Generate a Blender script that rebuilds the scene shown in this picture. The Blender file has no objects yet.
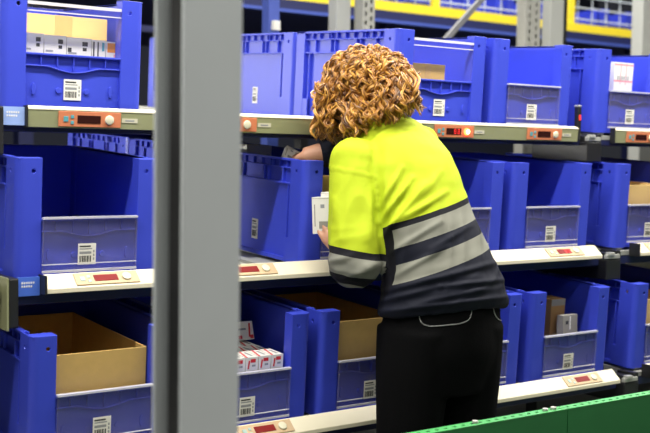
import bpy, bmesh, math, random
from mathutils import Vector, Matrix, noise
random.seed(7)
SC = bpy.context.scene
COL = SC.collection
PI = math.pi
R = math.radians

# ------------------------------------------------------------------ camera maths
F_PX, PITCH, ROLL, YAW = 1100.03, R(3.2359), R(0.8429), R(54.522)
CAM = Vector((-1.0453, -2.7333, 1.30))
R0 = Vector((math.sin(YAW), -math.cos(YAW), 0)); F0 = Vector((math.cos(YAW), math.sin(YAW), 0)); Z0 = Vector((0, 0, 1))
FWD = math.cos(PITCH) * F0 - math.sin(PITCH) * Z0
UP0 = math.sin(PITCH) * F0 + math.cos(PITCH) * Z0
RT = math.cos(ROLL) * R0 + math.sin(ROLL) * UP0
UP = -math.sin(ROLL) * R0 + math.cos(ROLL) * UP0
def P(x, y, Z):                       # a point measured off the photo at distance Z
    return CAM + Z * (FWD + RT * ((x - 325) / F_PX) - UP * ((y - 216.5) / F_PX))
RX = R0                                # picture-right, level

cd = bpy.data.cameras.new('camera'); cam = bpy.data.objects.new('camera', cd); COL.objects.link(cam)
m = Matrix((RT, UP, -FWD)).transposed().to_4x4(); m.translation = CAM
cam.matrix_world = m
cd.sensor_width = 36; cd.lens = F_PX / 650 * 36; cd.clip_start = .05; cd.clip_end = 60
cd.dof.use_dof = True; cd.dof.focus_distance = 3.2; cd.dof.aperture_fstop = 3.6
SC.camera = cam
SC.view_settings.view_transform = 'Standard'; SC.view_settings.look = 'None'
SC.view_settings.gamma = 1; SC.view_settings.exposure = 0.0; SC.view_settings.use_curve_mapping = False

# ------------------------------------------------------------------ materials
MATS = {}
def mat(name, col, rough=.5, metal=0, noise_amt=.08, scale=30, bump=0, spec=.5, emit=None, estr=0):
    if name in MATS: return MATS[name]
    M = bpy.data.materials.new(name); M.use_nodes = True
    N = M.node_tree.nodes; L = M.node_tree.links; b = N['Principled BSDF']
    b.inputs['Roughness'].default_value = rough; b.inputs['Metallic'].default_value = metal
    b.inputs['Specular IOR Level'].default_value = spec
    tc = N.new('ShaderNodeTexCoord'); nz = N.new('ShaderNodeTexNoise'); nz.inputs['Scale'].default_value = scale
    nz.inputs['Detail'].default_value = 4
    L.new(tc.outputs['Object'], nz.inputs['Vector'])
    mx = N.new('ShaderNodeMix'); mx.data_type = 'RGBA'
    mx.inputs['A'].default_value = tuple(c * (1 - noise_amt) for c in col) + (1,)
    mx.inputs['B'].default_value = tuple(min(1, c * (1 + noise_amt)) for c in col) + (1,)
    L.new(nz.outputs['Fac'], mx.inputs['Factor']); L.new(mx.outputs['Result'], b.inputs['Base Color'])
    if bump:
        bp = N.new('ShaderNodeBump'); bp.inputs['Strength'].default_value = bump; bp.inputs['Distance'].default_value = .01
        L.new(nz.outputs['Fac'], bp.inputs['Height']); L.new(bp.outputs['Normal'], b.inputs['Normal'])
    if emit:
        b.inputs['Emission Color'].default_value = tuple(emit) + (1,); b.inputs['Emission Strength'].default_value = estr
    MATS[name] = M
    return M
BLUE = mat('blue_plastic', (.043, .068, .59), .42, 0, .06, 14)
DBLUE = mat('navy_paint', (.012, .016, .075), .5)
STEELBLUE = mat('blue_paint', (.06, .10, .42), .45)
GREY = mat('grey_paint', (.40, .41, .39), .5, 0, .05, 6)
POSTGREY = mat('post_grey_paint', (.74, .79, .79), .55, 0, .04, 8)
GALV = mat('galvanised_steel', (.42, .42, .385), .45, .25, .15, 60)
BRACE = mat('dull_steel', (.17, .17, .18), .5)
BLACK = mat('black_metal', (.012, .012, .013), .5)
BLACKP = mat('black_plastic', (.015, .015, .016), .4)
CREAM = mat('cream_rail', (.80, .73, .54), .45, 0, .03, 8)
OLIVE = mat('olive_metal', (.36, .37, .20), .4, .3)  # side plate metal, and the top rail's shade as a colour
ORANGE = mat('orange_panel', (.62, .20, .09), .5, 0, .06, 60)
BEIGE = mat('beige_panel', (.58, .41, .24), .5, 0, .06, 60)
SCREEN = mat('red_screen', (.22, .010, .008), .5, 0, .1, 80, spec=.25)
SCREEN_SHADE = mat('dark_screen', (.035, .008, .006), .25, 0, .1, 80)  # same red screen plastic, top row's shade put into its colour
BUTTON = mat('cream_button', (.72, .68, .50), .35, 0, .02)
TEAL = mat('teal_key', (.10, .36, .40), .45)
PTEAL = mat('pale_teal_key', (.38, .52, .48), .45)
TAG = mat('beige_tag', (.60, .57, .42), .5)
INK = mat('ink', (.03, .03, .03), .6)
GREYINK = mat('grey_ink', (.28, .29, .30), .6)
PAPER = mat('white_paper', (.80, .78, .72), .6, 0, .03)
WHITEBOX = mat('white_carton', (.78, .76, .70), .55, 0, .04)
GREYBOX = mat('grey_carton', (.27, .255, .225), .6, 0, .06)
KRAFT = mat('kraft_carton', (.60, .385, .115), .75, 0, .10, 40)
TANC = mat('tan_carton', (.68, .455, .165), .7, 0, .06, 30)
TAPE = mat('brown_tape', (.56, .36, .13), .35)
BROWNC = mat('brown_carton', (.34, .19, .07), .75, 0, .1, 30)
RED = mat('red_ink', (.62, .02, .03), .5)
PINK = mat('pink_ink', (.80, .30, .34), .5)
OINK = mat('orange_ink', (.85, .28, .02), .5)
YELLOW = mat('yellow_paint', (.78, .62, .03), .45)
GREEN = mat('green_paint', (.025, .21, .055), .42, 0, .12, 12)
GREENL = mat('green_rim', (.045, .30, .075), .4, 0, .1, 30)
WIRE = mat('pale_wire', (.55, .60, .66), .4)
RUBBER = mat('conveyor_rubber', (.02, .02, .022), .8)
CONC = mat('concrete', (.16, .16, .155), .8, 0, .2, 5, .15)
FARWALL = mat('far_wall_paint', (.03, .035, .06), .8, 0, .15, 2)
LEDRED = mat('lit_red_lamp', (.8, .1, .03), .4, emit=(1, .09, .02), estr=9)
LEDHOT = mat('lit_lamp_core', (.9, .5, .3), .4, emit=(1, .45, .2), estr=9)
DIGIT = mat('lit_red_digit', (.5, .02, .02), .4, emit=(1, .03, .03), estr=.8)
LEDDIM = mat('dim_red_led', (.5, .02, .02), .4, emit=(1, .05, .03), estr=1.2)

def clear_mat(name, tint, glare, glarecol, rough, refl):
    M = bpy.data.materials.new(name); M.use_nodes = True
    N = M.node_tree.nodes; L = M.node_tree.links; N.clear()
    out = N.new('ShaderNodeOutputMaterial'); tr = N.new('ShaderNodeBsdfTransparent'); tr.inputs['Color'].default_value = tint + (1,)
    df = N.new('ShaderNodeBsdfDiffuse'); df.inputs['Color'].default_value = glarecol + (1,)  # lavender diffuse share stands in for reflections in the plastic
    gl = N.new('ShaderNodeBsdfGlossy'); gl.inputs['Roughness'].default_value = rough
    lw = N.new('ShaderNodeLayerWeight'); lw.inputs['Blend'].default_value = .5
    pw = N.new('ShaderNodeMath'); pw.operation = 'POWER'; pw.inputs[1].default_value = 4; L.new(lw.outputs['Facing'], pw.inputs[0])
    gm = N.new('ShaderNodeNewGeometry'); iv = N.new('ShaderNodeMath'); iv.operation = 'SUBTRACT'; iv.inputs[0].default_value = 1
    L.new(gm.outputs['Backfacing'], iv.inputs[1])
    fr = N.new('ShaderNodeMath'); fr.operation = 'MULTIPLY'; fr.inputs[1].default_value = .5; L.new(pw.outputs[0], fr.inputs[0])
    m1 = N.new('ShaderNodeMixShader'); m2 = N.new('ShaderNodeMixShader')
    nz = N.new('ShaderNodeTexNoise'); nz.inputs['Scale'].default_value = 9
    tc = N.new('ShaderNodeTexCoord'); L.new(tc.outputs['Object'], nz.inputs['Vector'])
    mr = N.new('ShaderNodeMapRange'); mr.inputs['To Min'].default_value = glare * .4; mr.inputs['To Max'].default_value = glare * 1.6
    L.new(nz.outputs['Fac'], mr.inputs['Value']); L.new(mr.outputs['Result'], m1.inputs['Fac'])
    L.new(tr.outputs[0], m1.inputs[1]); L.new(df.outputs[0], m1.inputs[2])
    ad = N.new('ShaderNodeMath'); ad.operation = 'ADD'; ad.inputs[1].default_value = refl; L.new(fr.outputs[0], ad.inputs[0])
    bf = N.new('ShaderNodeMath'); bf.operation = 'MULTIPLY'; L.new(ad.outputs[0], bf.inputs[0]); L.new(iv.outputs[0], bf.inputs[1])
    L.new(bf.outputs[0], m2.inputs['Fac']); L.new(m1.outputs[0], m2.inputs[1]); L.new(gl.outputs[0], m2.inputs[2])
    L.new(m2.outputs[0], out.inputs[0]); MATS[name] = M
    return M
CLEAR = clear_mat('clear_plastic', (.93, .93, .95), .05, (.70, .66, .80), .12, .02)
CLEARUP = clear_mat('clean_clear_plastic', (.99, .99, .995), .02, (.70, .66, .80), .12, .01)
BAR = clear_mat('clear_plastic_edge', (.8, .8, .85), .62, (.85, .84, .88), .15, .05)

# ------------------------------------------------------------------ mesh builder
class MB:
    def __init__(s): s.v = []; s.f = []; s.m = []
    def add(s, vs, fs, mi=0):
        o = len(s.v); s.v += [tuple(v) for v in vs]
        for f in fs: s.f.append(tuple(i + o for i in f)); s.m.append(mi)
        return s
    def box(s, x0, x1, y0, y1, z0, z1, mi=0, rot=None, piv=None):
        vs = [Vector(p) for p in ((x0, y0, z0), (x1, y0, z0), (x1, y1, z0), (x0, y1, z0), (x0, y0, z1), (x1, y0, z1), (x1, y1, z1), (x0, y1, z1))]
        if rot is not None:
            piv = Vector(piv) if piv is not None else sum(vs, Vector()) / 8
            vs = [piv + rot @ (v - piv) for v in vs]
        return s.add(vs, [(0, 3, 2, 1), (4, 5, 6, 7), (0, 1, 5, 4), (1, 2, 6, 5), (2, 3, 7, 6), (3, 0, 4, 7)], mi)
    def bar(s, a, b, w, h, mi=0):                        # rectangular bar from a to b
        a = Vector(a); b = Vector(b); d = (b - a).normalized()
        u = d.cross(Z0) if abs(d.z) < .9 else d.cross(Vector((1, 0, 0)))
        u.normalize(); n = u.cross(d)
        vs = []
        for p in (a, b):
            for i, j in ((-1, -1), (1, -1), (1, 1), (-1, 1)): vs.append(p + u * w / 2 * i + n * h / 2 * j)
        return s.add(vs, [(3, 2, 1, 0), (4, 5, 6, 7), (0, 1, 5, 4), (1, 2, 6, 5), (2, 3, 7, 6), (3, 0, 4, 7)], mi)
    def prism(s, prof, x0, x1, mi=0):                    # profile in (y,z), counter-clockwise seen from +x, extruded along x
        n = len(prof); vs = [(x0, y, z) for y, z in prof] + [(x1, y, z) for y, z in prof]
        fs = [tuple(range(n - 1, -1, -1)), tuple(range(n, 2 * n))]
        fs += [(i, (i + 1) % n, n + (i + 1) % n, n + i) for i in range(n)]
        return s.add(vs, fs, mi)
    def zprism(s, prof, z0, z1, mi=0):                   # profile in (x,y)
        n = len(prof); vs = [(x, y, z0) for x, y in prof] + [(x, y, z1) for x, y in prof]
        fs = [tuple(range(n - 1, -1, -1)), tuple(range(n, 2 * n))]
        fs += [(i, (i + 1) % n, n + (i + 1) % n, n + i) for i in range(n)]
        return s.add(vs, fs, mi)
    def disc(s, c, axis, r, h, n=16, mi=0, sx=1.0):      # short cylinder centred at c along axis
        c = Vector(c); a = Vector(axis).normalized(); u = a.orthogonal().normalized()
        if abs(a.z) < .9: u = Z0 - a * a.z; u.normalize()
        w = a.cross(u); vs = []
        for k in (0, 1):
            for i in range(n):
                t = 2 * PI * i / n; vs.append(c + a * (h * (k - .5)) + u * r * math.cos(t) + w * r * sx * math.sin(t))
        fs = [tuple(range(n - 1, -1, -1)), tuple(range(n, 2 * n))] + [(i, (i + 1) % n, n + (i + 1) % n, n + i) for i in range(n)]
        return s.add(vs, fs, mi)
    def tube(s, pts, rad, n=6, mi=0):
        pts = [Vector(p) for p in pts]; k = len(pts); rad = rad if isinstance(rad, (list, tuple)) else [rad] * k
        o = []; t0 = (pts[1] - pts[0]).normalized(); u = t0.orthogonal().normalized()
        for i in range(k):
            t = (pts[min(k - 1, i + 1)] - pts[max(0, i - 1)]).normalized()
            u = (u - t * u.dot(t)).normalized(); w = t.cross(u)
            for j in range(n):
                q = 2 * PI * j / n; o.append(pts[i] + (u * math.cos(q) + w * math.sin(q)) * rad[i])
        fs = [(i * n + j, i * n + (j + 1) % n, (i + 1) * n + (j + 1) % n, (i + 1) * n + j) for i in range(k - 1) for j in range(n)]
        fs += [tuple(range(n - 1, -1, -1)), tuple(range((k - 1) * n, k * n))]
        return s.add(o, fs, mi)
    def loft(s, rings, mi=0):
        n = len(rings[0]); o = [p for r in rings for p in r]; k = len(rings)
        fs = [(i * n + j, i * n + (j + 1) % n, (i + 1) * n + (j + 1) % n, (i + 1) * n + j) for i in range(k - 1) for j in range(n)]
        fs += [tuple(range(n - 1, -1, -1)), tuple(range((k - 1) * n, k * n))]
        return s.add(o, fs, mi)
    def ball(s, c, rx, ry=None, rz=None, axes=None, n=16, k=10, mi=0):
        ry = ry or rx; rz = rz or rx; c = Vector(c); ax = axes or (Vector((1, 0, 0)), Vector((0, 1, 0)), Z0)
        rings = []
        for i in range(k):
            t = PI * (i + .5) / k
            rings.append([c + ax[0] * rx * math.sin(t) * math.cos(2 * PI * j / n) + ax[1] * ry * math.sin(t) * math.sin(2 * PI * j / n) + ax[2] * -rz * math.cos(t) for j in range(n)])
        return s.loft(rings, mi)
    def mesh(s, name):
        me = bpy.data.meshes.new(name); me.from_pydata(s.v, [], s.f); me.update()
        bm = bmesh.new(); bm.from_mesh(me)
        for i, f in enumerate(bm.faces): f.material_index = s.m[i]
        bmesh.ops.recalc_face_normals(bm, faces=bm.faces); bm.to_mesh(me); bm.free()
        return me
    def build(s, name, mats, parent=None, bevel=0, smooth=False, loc=None, rot=None):
        me = s.mesh(name)
        for q in (mats if isinstance(mats, (list, tuple)) else [mats]): me.materials.append(q)
        o = bpy.data.objects.new(name, me); COL.objects.link(o)
        if parent is not None: o.parent = parent
        if loc is not None: o.location = loc
        if rot is not None: o.rotation_euler = rot
        if bevel:
            b = o.modifiers.new('bevel', 'BEVEL'); b.width = bevel; b.segments = 2; b.limit_method = 'ANGLE'; b.angle_limit = R(40)
        if smooth:
            for p in me.polygons: p.use_smooth = True
        return o
def tag(o, label=None, cat=None, group=None, kind=None):
    if label: o['label'] = label
    if cat: o['category'] = cat
    if group: o['group'] = group
    if kind: o['kind'] = kind
    return o
def empty(name, loc=(0, 0, 0), rot=(0, 0, 0)):
    o = bpy.data.objects.new(name, None); COL.objects.link(o); o.location = loc; o.rotation_euler = rot; o.empty_display_size = .05
    return o
def copy_tree(o, parent=None):
    c = o.copy(); COL.objects.link(c); c.parent = parent
    for ch in list(o.children): copy_tree(ch, c)
    return c

# ------------------------------------------------------------------ rack geometry
PITCHX, OP, FL, BW, BD, BH, FH = .44, .27, .067, .404, .60, .318, .160
TAU = R(3.487)
LV = [dict(z=1.4161, v=.1076), dict(z=.9808, v=0.0), dict(z=.5378, v=-.0986)]      # top, middle, bottom rails
BASE = -.018
def lane_u(k): return k * PITCHX + (.1034 if k >= 5 else 0)
def frame(l, k, y=0.0):                                   # local bin frame of lane k, level l, bin front pushed back by y
    d = Vector((0, math.cos(TAU), math.sin(TAU)))
    return Vector((lane_u(k) - FL, LV[l]['v'], LV[l]['z'] + BASE)) + d * y
ROTB = Matrix.Rotation(TAU, 3, 'X')

# ------------------------------------------------------------------ setting
fl = MB().box(-9, 13, -9, 9.5, -.1, 0).build('floor', CONC); tag(fl, kind='structure')
wl = MB().box(-9, 13, 9.4, 9.6, 0, 6.5).build('wall_back', FARWALL); tag(wl, kind='structure')

# ------------------------------------------------------------------ the bin prototypes
def front_post(mirror):
    prof = []; r = .022
    for i in range(7):
        t = PI + PI / 2 * i / 6; prof.append((r + r * math.cos(t), r + r * math.sin(t)))
    prof = [(0, .078)] + prof + [(FL, 0), (FL, .040), (FL - .004, .040), (FL - .004, .004)]
    ri = r - .004
    for i in range(7):
        t = 1.5 * PI - PI / 2 * i / 6; prof.append((r + ri * math.cos(t), r + ri * math.sin(t)))
    prof += [(.004, .074), (.018, .074), (.018, .078)]
    a = MB().zprism(prof, 0, BH)
    c1 = MB().disc((.044, .002, BH - .034), (0, 1, 0), .0055, .03, 12)
    c2 = MB().disc((.002, .045, BH - .034), (1, 0, 0), .0055, .03, 12)
    ob = a.build('post_tmp', BLUE)
    cut = []
    for c in (c1, c2):
        q = c.build('cut_tmp', BLUE); cut.append(q)
        b = ob.modifiers.new('b', 'BOOLEAN'); b.object = q; b.operation = 'DIFFERENCE'; b.solver = 'EXACT'
    bpy.context.view_layer.update()
    ev = ob.evaluated_get(bpy.context.evaluated_depsgraph_get()); me = bpy.data.meshes.new_from_object(ev)
    vs = [v.co.copy() for v in me.vertices]; fs = [tuple(p.vertices) for p in me.polygons]
    for q in cut + [ob]: bpy.data.objects.remove(q)
    if mirror: vs = [Vector((BW - v.x, v.y, v.z)) for v in vs]; fs = [f[::-1] for f in fs]
    return vs, fs

def shell_mesh():
    b = MB(); r = .014; t = .004
    for mir in (0, 1):
        vs, fs = front_post(mir); b.add(vs, fs)
        def bx(x0, x1, *a):
            if mir: x0, x1 = BW - x1, BW - x0
            b.box(x0, x1, *a)
        bx(.004, FL, .004, .04, BH - .004, BH - .0005)                    # cap of the post
        bx(r, r + t, .06, BD - .02, 0, BH)                                # side wall
        bx(0, r + t, .076, BD, BH - .007, BH)                             # top lip
        bx(.002, r, .076, BD - .03, BH - .031, BH - .027)
        bx(.002, r, .076, BD - .03, BH - .079, BH - .074)
        for y in (.105, .145, .185, .20, .25, .30, .35, .385, .40, .455, .50): bx(.004, r, y, y + .004, BH - .03, BH - .005)
        for y in (.125, .21, .235, .36, .385, .48): bx(.004, r, y, y + .005, BH - .076, BH - .028)
        for y in (.092, BD - .085): bx(.003, r, y, y + .005, 0, BH - .076)
        bx(.001, r, .078, .096, 0, .075); bx(.001, r, BD - .085, BD - .05, 0, .075)
        bx(.004, r, .078, BD - .03, 0, .012)
        bx(0, .019, BD - .055, BD, 0, BH)                                 # rear corner post
    b.box(.018, BW - .018, BD - r - t, BD - r, 0, BH); b.box(.018, BW - .018, BD - .018, BD, BH - .007, BH)
    b.box(.018, BW - .018, BD - r, BD - .002, BH - .079, BH - .074)
    for x in (.08, .14, .2, .26, .32): b.box(x, x + .004, BD - r, BD - .004, BH - .079, BH - .005)
    b.box(r, BW - r, .01, BD - r, .006, .012)                             # floor
    x0, x1 = FL - .003, FL + OP + .003                                    # moulded front half wall
    b.box(x0, x1, .012, .016, 0, FH - .003)
    b.box(x0, x1, .001, .018, FH - .006, FH)
    for i in range(1, 6):
        x = x0 + (x1 - x0) * i / 6; zz = FH - .032 - (.012 if i == 3 else .004 if i in (2, 4) else 0)
        b.box(x - .0015, x + .0015, .004, .013, zz, FH - .004)
    prev = None
    for i in range(25):
        q = i / 24; x = x0 + (x1 - x0) * q
        z = FH - .034 - .014 * (max(0, math.sin((q - .24) / .52 * PI)) if .24 < q < .76 else 0)
        if prev: b.bar((prev[0], .008, prev[1]), (x + .0005, .008, z), .009, .003)
        prev = (x, z)
    xm = (x0 + x1) / 2
    for sx in (-1, 1):
        b.disc((xm + sx * .040, .011, .062), (0, 1, 0), .008, .006, 14)
        b.disc((xm + sx * .11, .011, .064), (0, 1, 0), .016, .007, 14, 0, .35)
    b.box(x0, x1, .006, .016, 0, .012)
    me = b.mesh('shell'); me.materials.append(BLUE)
    return me
SHELL = shell_mesh()

def label_mesh(w, h, name='barcode_label'):
    b = MB(); b.box(-w / 2, w / 2, -.0004, .0004, -h / 2, h / 2, 0)
    y0, y1 = -.0007, -.0003
    b.box(-w * .42, w * .2, y0, y1, h * .33, h * .40, 1); b.box(-w * .42, w * .28, y0, y1, h * .22, h * .27, 2)
    x = -w * .42
    rr = random.Random(3)
    while x < w * .24:
        d = w * rr.choice((.03, .045, .07)); b.box(x, x + d, y0, y1, -h * .38, -h * .08, 1); x += d + w * rr.choice((.025, .04))
    b.box(-w * .42, w * .24, y0, y1, h * .0, h * .12, 2)
    for z in (-.3, -.12, .06): b.box(w * .34, w * .42, y0, y1, h * z, h * (z + .12), 2)
    me = b.mesh(name)
    for q in (PAPER, INK, GREYINK): me.materials.append(q)
    return me
LABELM = label_mesh(.050, .056)

def flap_mesh(up):
    x0, x1 = FL + .002, FL + OP - .002
    a = MB(); e = MB()
    if up:
        a.box(x0, x1, .003, .005, FH + .001, FH + .132)
        e.box(x0, x1, .000, .009, FH + .126, FH + .134); e.box(x0, x1, .001, .007, FH + .108, FH + .111)
        for x in (x0, x1 - .003): a.box(x, x + .003, .001, .007, FH, FH + .13)
    else:
        a.box(x0, x1, -.006, -.004, .022, FH + .002)
        e.box(x0, x1, -.010, .003, FH + .000, FH + .005)
        e.box(x0, x1, -.009, -.003, .020, .0255); e.box(x0, x1, -.0078, -.003, .040, .042)
        for x in (x0, x1 - .0025): a.box(x, x + .0025, -.0078, -.003, .02, FH)
    A = a.mesh('front_flap'); A.materials.append(CLEARUP if up else CLEAR); Eb = e.mesh('edge_bar'); Eb.materials.append(BAR)
    return A, Eb
FLAPS = {u: flap_mesh(u) for u in (True, False)}
def link(name, me, parent, loc=None, rot=None, bevel=0):
    o = bpy.data.objects.new(name, me); COL.objects.link(o); o.parent = parent
    if loc is not None: o.location = loc
    if rot is not None: o.rotation_euler = rot
    if bevel:
        b = o.modifiers.new('bevel', 'BEVEL'); b.width = bevel; b.segments = 2; b.limit_method = 'ANGLE'; b.angle_limit = R(40)
    return o
def make_bin(up):
    root = empty('storage_bin')
    link('shell', SHELL, root, bevel=.0012)
    A, E_ = FLAPS[up]
    f = link('front_flap', A, root); f['label'] = 'clear plastic front flap'
    link('edge_bar', E_, f)
    lb = link('barcode_label', LABELM, root, (FL + OP * (.5 if up else .46), .0105 if up else -.0072, .066)); lb['label'] = 'white barcode label'
    return root
PROTO = {True: make_bin(True), False: make_bin(False)}
used = set()
def put_bin(l, k, y, up, label, group, side_label=False):
    src = PROTO[up]
    if up in used: o = copy_tree(src)
    else: o = src; used.add(up)
    o.location = frame(l, k, y); o.rotation_euler = (TAU, 0, 0)
    tag(o, label, 'bin', group)
    if side_label:
        s = link('side_label', LABELM, o, (.0134, .290, .078), (0, 0, -PI / 2)); s.scale = (.72, 1, 1.15); s['label'] = 'white barcode label on the side'
    return o
G = ['blue bins on the top shelf', 'blue bins on the middle shelf', 'blue bins on the bottom shelf']
BINS = [
 # level, lane, setback, flap up, label, side label
 (0, 0, 0, True, 'blue bin at top left holding white boxes before a tan carton', 0),
 (0, 3, 0, True, 'blue bin with raised clear flap and small brown carton, beside the curly hair', 0),
 (0, 3, .61, False, 'blue bin with a side label directly behind the one beside the curly hair', 1),
 (0, 3, 1.22, False, 'rearmost blue bin of the top row seen just left of the grey post', 0),
 (0, 4, 0, False, 'empty blue bin on the top shelf left of the black stick with red light', 0),
 (0, 5, 0, False, 'blue bin at top right holding a pink and white carton', 0),
 (1, 0, 0, False, 'empty blue bin with clear flap at far left of the middle shelf', 0),
 (1, 2, -.002, False, 'blue middle shelf bin with barcode on its side, the person reaches into it', 1),
 (1, 2, .61, False, 'blue bin behind the one the person reaches into', 0),
 (1, 2, 1.22, False, 'third blue bin deep in the lane the person reaches into', 0),
 (1, 3, .004, False, 'blue middle shelf bin just right of the reflective striped shirt', 0),
 (1, 4, .0, False, 'empty blue middle shelf bin at right end of its white rail', 0),
 (1, 5, 0, False, 'blue middle shelf bin holding a tan carton at the right picture edge', 0),
 (2, 0, 0, False, 'blue bottom shelf bin with a large open brown carton at lower left', 0),
 (2, 1, 0, False, 'blue bottom shelf bin full of red and white boxes', 0),
 (2, 1, .61, False, 'blue bin behind the one full of red and white boxes', 0),
 (2, 2, 0, False, 'blue bottom shelf bin with tan carton left of the black trousers', 0),
 (2, 3, .005, False, 'blue bottom shelf bin mostly hidden right of the black trousers', 0),
 (2, 4, 0, False, 'blue bottom shelf bin holding a brown and a grey box', 0),
 (2, 5, 0, False, 'blue bottom shelf bin at lower right picture edge above the green guard', 0),
]
BINO = {}
for l, k, y, up, lab, sl in BINS: BINO[(l, k, round(y + .01, 1))] = put_bin(l, k, y, up, lab, G[l], sl)

# ------------------------------------------------------------------ the flow rack
rack = empty('flow_rack', (1.0, 1.0, 0))
tag(rack, 'tall dark flow rack with three sloping levels carrying the blue bins', 'rack')
RO = Vector((1.0, 1.0, 0))
def rpart(mb, name, mt, bevel=0, label=None):
    mb.v = [tuple(Vector(v) - RO) for v in mb.v]
    o = mb.build(name, mt, rack, bevel)
    if label: o['label'] = label
    return o
DEPTH = 2.12
BAYS = [(-.30, 0, -.115), (0, 2.14, 0), (2.255, 4.4, 0)]
for l in range(3):
    z, v = LV[l]['z'], LV[l]['v']
    def on(y, h): return (v + y * math.cos(TAU) - h * math.sin(TAU), z + BASE + y * math.sin(TAU) + h * math.cos(TAU))
    for u0, u1 in ((-2.3, -.115), (-.075, 2.145), (2.235, 6.8)):  # right run lengthened so its decks shade the columns behind
        d = MB(); d.prism([on(-.015, -.026), on(DEPTH, -.026), on(DEPTH, -.010), on(-.015, -.010)], u0, u1)
        rpart(d, 'deck', GALV)
        bm_ = MB(); bm_.box(u0, u1, v - .012, v + .028, z - (.068 if l == 0 else .078), z - .044); rpart(bm_, 'beam', DBLUE, .003)
        bm_ = MB(); yy, zz = on(DEPTH - .05, -.06); bm_.box(u0, u1, yy, yy + .04, zz - .04, zz + .03); rpart(bm_, 'beam', DBLUE)
    for k in range(0, 7):
        for dx in (.05, BW - .05):
            x = lane_u(k) - FL + dx
            t = MB(); t.prism([on(.01, -.012), on(DEPTH, -.012), on(DEPTH, -.0005), on(.01, -.0005)], x - .016, x + .016)
            rpart(t, 'roller_track', GALV)
for u in (-.095, 2.19):
    for y in (.30, 2.0):
        p = MB(); p.box(u - .025, u + .025, y, y + .06, 0, 1.50 if y < 1 else 1.62); rpart(p, 'upright', BLACK, .003)
for l in range(3):                                                       # black brackets holding the rails at the bay ends
    z, v = LV[l]['z'], LV[l]['v']
    for u in (-.085, 2.19):
        w = .013 if u < 0 else .04
        b = MB(); b.box(u - w, u + w, v - .045, .34, z - .13, z - .055 if u > 0 else z - .004)
        if u > 0:
            b.box(u - .03, u + .005, v - .03, v + .05, z - .06, z - .03); b.box(u + .018, u + .045, v - .04, v + .04, z - .06, z - .022)
        rpart(b, 'bracket', BLACKP, .004, 'black end bracket')
    if True:
        b = MB(); b.box(-.1035, -.0985, v - .046, .30, z - .135, z - .002); rpart(b, 'side_plate', OLIVE, 0, 'olive grey metal side plate')
    b = MB(); b.box(2.150, 2.225, v - .045, v - .030, z - .052, z - .036); b.box(2.160, 2.19, v - .05, v - .03, z - .04, z - .028)
    rpart(b, 'clip', GALV, .002, 'bright metal clip')

# ------------------------------------------------------------------ pick-to-light rails and their modules
def rail_frame(l):
    """profile of the rail, and origin/axes of the face the modules sit on"""
    z, v = LV[l]['z'], LV[l]['v'] - .0205
    if l == 0:
        prof = [(v, z), (v - .016, z - .007), (v - .012, z - .056), (v + .006, z - .056)]
        a, b = Vector((0, v - .016, z - .007)), Vector((0, v - .012, z - .056))
    else:
        prof = [(v, z), (v - .040, z - .034), (v - .040, z - .046), (v + .004, z - .046)]
        a, b = Vector((0, v, z)), Vector((0, v - .040, z - .034))
    d = (b - a).normalized(); n = Vector((1, 0, 0)).cross(d); n.normalize()
    if n.y > 0: n = -n
    return prof, a, b, n
RAILLAB = [['long olive and cream pick light rail under the top row of bins', 'long white pick light rail under the middle row of bins', 'long cream pick light rail under the bottom row of bins'],
           ['short olive rail under the top right bin with pink carton', 'white rail stub under the middle bin at right picture edge', 'cream rail stub above the green guard at right picture edge']]
LIPC = CREAM
for l in range(3):
    prof, a, b, n = rail_frame(l)
    for bay, (u0, u1) in enumerate(((-.005, 2.108), (2.315, 4.35))):
        if l == 2 and bay == 1: u0 = 2.285
        o = empty('pick_light_rail', (u0, prof[0][0], prof[0][1])); tag(o, RAILLAB[bay][l], 'rail', 'pick to light rails')
        sub = lambda q: [(y - prof[0][0], zz - prof[0][1]) for y, zz in q]
        MB().prism(sub(prof[::-1]), 0, u1 - u0).build('profile', OLIVE if l == 0 else CREAM, o, .0012)  # shade on the steep top face is put into its olive colour
        if l == 0:
            lip = [(0.0, .0015), (-.017, -.006), (-.0172, -.009), (0, -.002)]
            MB().prism(lip[::-1], 0, u1 - u0).build('lip', CREAM, o)['label'] = 'cream top lip'
        # end cap
        MB().box(-.006, 0, -.045 if l else -.018, .004, -.058 if l == 0 else -.048, .001).build('end_cap', BLACKP, o, .001)
        # name plates beside each module
        if l == 0:
            for k in range(5):
                uu = lane_u(k) + .262 - u0 if bay == 0 else .46 + .44 * k
                d = (b - a).normalized(); L_ = (b - a).length
                if uu + .05 > u1 - u0: continue
                q = MB(); c = a + d * (L_ * .5) + n * .0008 - Vector((0, prof[0][0], prof[0][1]))
                for (x0, x1, h, w_, mi) in ((0, .047, .012, .0012, 0), (.010, .037, .0035, .0018, 1)):
                    vs = [c + Vector((uu + x, 0, 0)) + d * s * h / 2 + n * w_ * t for x in (x0, x1) for s in (-1, 1) for t in (-.5, .5)]
                    q.add(vs, [(0, 1, 3, 2), (4, 6, 7, 5), (0, 4, 5, 1), (2, 3, 7, 6), (0, 2, 6, 4), (1, 5, 7, 3)], mi)
                q.build('name_plate', [TAG, GREYINK], o)
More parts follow.
